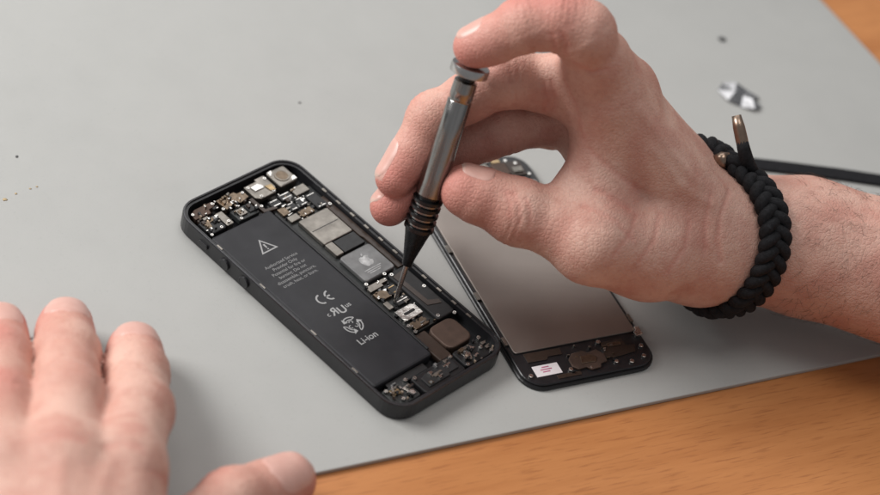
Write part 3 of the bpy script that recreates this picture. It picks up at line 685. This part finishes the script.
# ------------------------------------------------------------------ small things on the mat
pl_ = [G(x,y,0) for x,y in ((738,164),(775,168),(800,171),(840,176),(880,182),(960,193),(1060,207))]
LL = []
for i,p in enumerate(pl_):
    d = pl_[min(i+1,len(pl_)-1)]-pl_[max(i-1,0)]; d /= np.linalg.norm(d); s_ = np.array([-d[1],d[0],0])
    LL.append([p+s_*x+np.array([0,0,z]) for x,z in ((-3.6,.3),(-3.4,0),(3.4,0),(3.6,.3),(3.55,1.1),(3.2,1.4),(-3.2,1.4),(-3.55,1.1))])
m = MB().loft(LL)
tag(m.build('strap',K['strap'],None,0,False,loc=pl_[2]),'flat black strap lying on the mat behind the bare forearm','strap')
fr = G(740,98,0); m = MB(); a = XR*[1,1,0]; a /= np.linalg.norm(a); c_ = np.array([-a[1],a[0],0])
def sheet(pts,t=.3):
    v = [fr+(a*x+c_*y)*1.15+np.array([0,0,z]) for x,y,z in pts]
    n = len(v); m.add(v+[q+np.array([0,0,t]) for q in v],[tuple(range(n)),tuple(range(2*n-1,n-1,-1))]+[(i,(i+1)%n,n+(i+1)%n,n+i) for i in range(n)])
sheet([(-8.5,2,.1),(-5,-4,.9),(-2,1,1.8)]); sheet([(-5,-4,.9),(0,-6,.1),(1.5,.5,.6),(-2,1,1.8)]); sheet([(0,-6,.1),(5,-7.5,1.6),(4.5,-2,1.9),(1.5,.5,.6)]); sheet([(5,-7.5,1.6),(8.5,-4,.2),(4.5,-2,1.9)])
sheet([(1.5,.5,.6),(4.5,-2,1.9),(8,1.5,.3),(3.5,5,.2)]); sheet([(-2,1,1.8),(1.5,.5,.6),(3.5,5,.2),(-1,6.5,2.0)]); sheet([(-8.5,2,.1),(-2,1,1.8),(-1,6.5,2.0),(-6,7,.2)])
tag(m.build('metal_fragment',K['foil'],None,0,loc=fr),'small crumpled silver metal piece lying on the mat beside the bracelet','metal piece')
def bit(px,py,r,h,mat,name,label,cat,group=None):
    q = G(px,py,0); mm_ = MB(); n = 9; rn = random.Random(px)
    rad = [r*rn.uniform(.6,1.2) for _ in range(n)]
    lp = lambda k,z: [(q[0]+rad[i]*k*math.cos(2*math.pi*i/n),q[1]+rad[i]*k*math.sin(2*math.pi*i/n),z) for i in range(n)]
    mm_.loft([lp(.8,0),lp(1,h*.4),lp(.6,h)]); tag(mm_.build(name,K[mat],None,smooth=True,loc=q),label,cat,group)
bit(722,40,1.9,1.2,'speck','debris','dark grey scrap near the top of the mat above the metal piece','debris')
bit(300,103,.7,.3,'dust','debris','tiny dark speck on bare mat above the phone','debris')
bit(17,157,.7,.3,'speck','debris','tiny dark speck on the mat at the far left','debris')
for x,y,r in ((5,200,.85),(16,194,.6),(30,189,.5),(37,187,.45)): bit(x,y,r,.25,'crumb','crumb','tiny yellowish crumb on the mat at the left edge','crumb','yellowish crumbs on the mat')

# ------------------------------------------------------------------ light and camera
sc = bpy.context.scene
w = bpy.data.worlds.new('World'); sc.world = w; w.use_nodes = True
w.node_tree.nodes['Background'].inputs[0].default_value = (.98,.98,1.0,1); w.node_tree.nodes['Background'].inputs[1].default_value = .26
Xg = XR*[1,1,0]; Xg /= np.linalg.norm(Xg); Aw = np.array([-Xg[1],Xg[0],0])
def area(name,pos,size,power,colr):
    l = bpy.data.lights.new(name,'AREA'); l.shape = 'RECTANGLE'; l.size, l.size_y = size; l.energy = power; l.color = colr
    o = bpy.data.objects.new(name,l); C.objects.link(o); p = Vector((Xg*pos[0]+Aw*pos[1]+np.array([0,0,pos[2]])).tolist()); o.location = p
    o.rotation_euler = (Vector((0,0,.03))-p).to_track_quat('-Z','Y').to_euler()
area('window_lamp',(-.95,.25,.72),(.6,.5),17,(1,.985,.97))
area('added_glint_lamp',(-.2,1.25,1.2),(1.3,.6),6,(1,.985,.97))  # added lamp on the far side, gives glints on metal and mat sheen
area('ceiling_lamp',(.15,.1,1.3),(.6,.6),4,(1,.97,.94))
cd = bpy.data.cameras.new('Camera'); co = bpy.data.objects.new('Camera',cd); C.objects.link(co); sc.camera = co
cd.lens = F_MM; cd.sensor_width = 36; cd.clip_start = .01; cd.clip_end = 50
Mx = Matrix(CAM[1].tolist()).to_4x4(); Mx.translation = Vector((CAM[0]*.001).tolist()); co.matrix_world = Mx
fd = float((CAM[0]-s0)@CAM[1][:,2]); cd.dof.use_dof = True; cd.dof.focus_distance = fd*.001; cd.dof.aperture_fstop = F_MM/13.
sc.view_settings.view_transform = 'Standard'; sc.view_settings.look = 'None'; sc.view_settings.exposure = 0
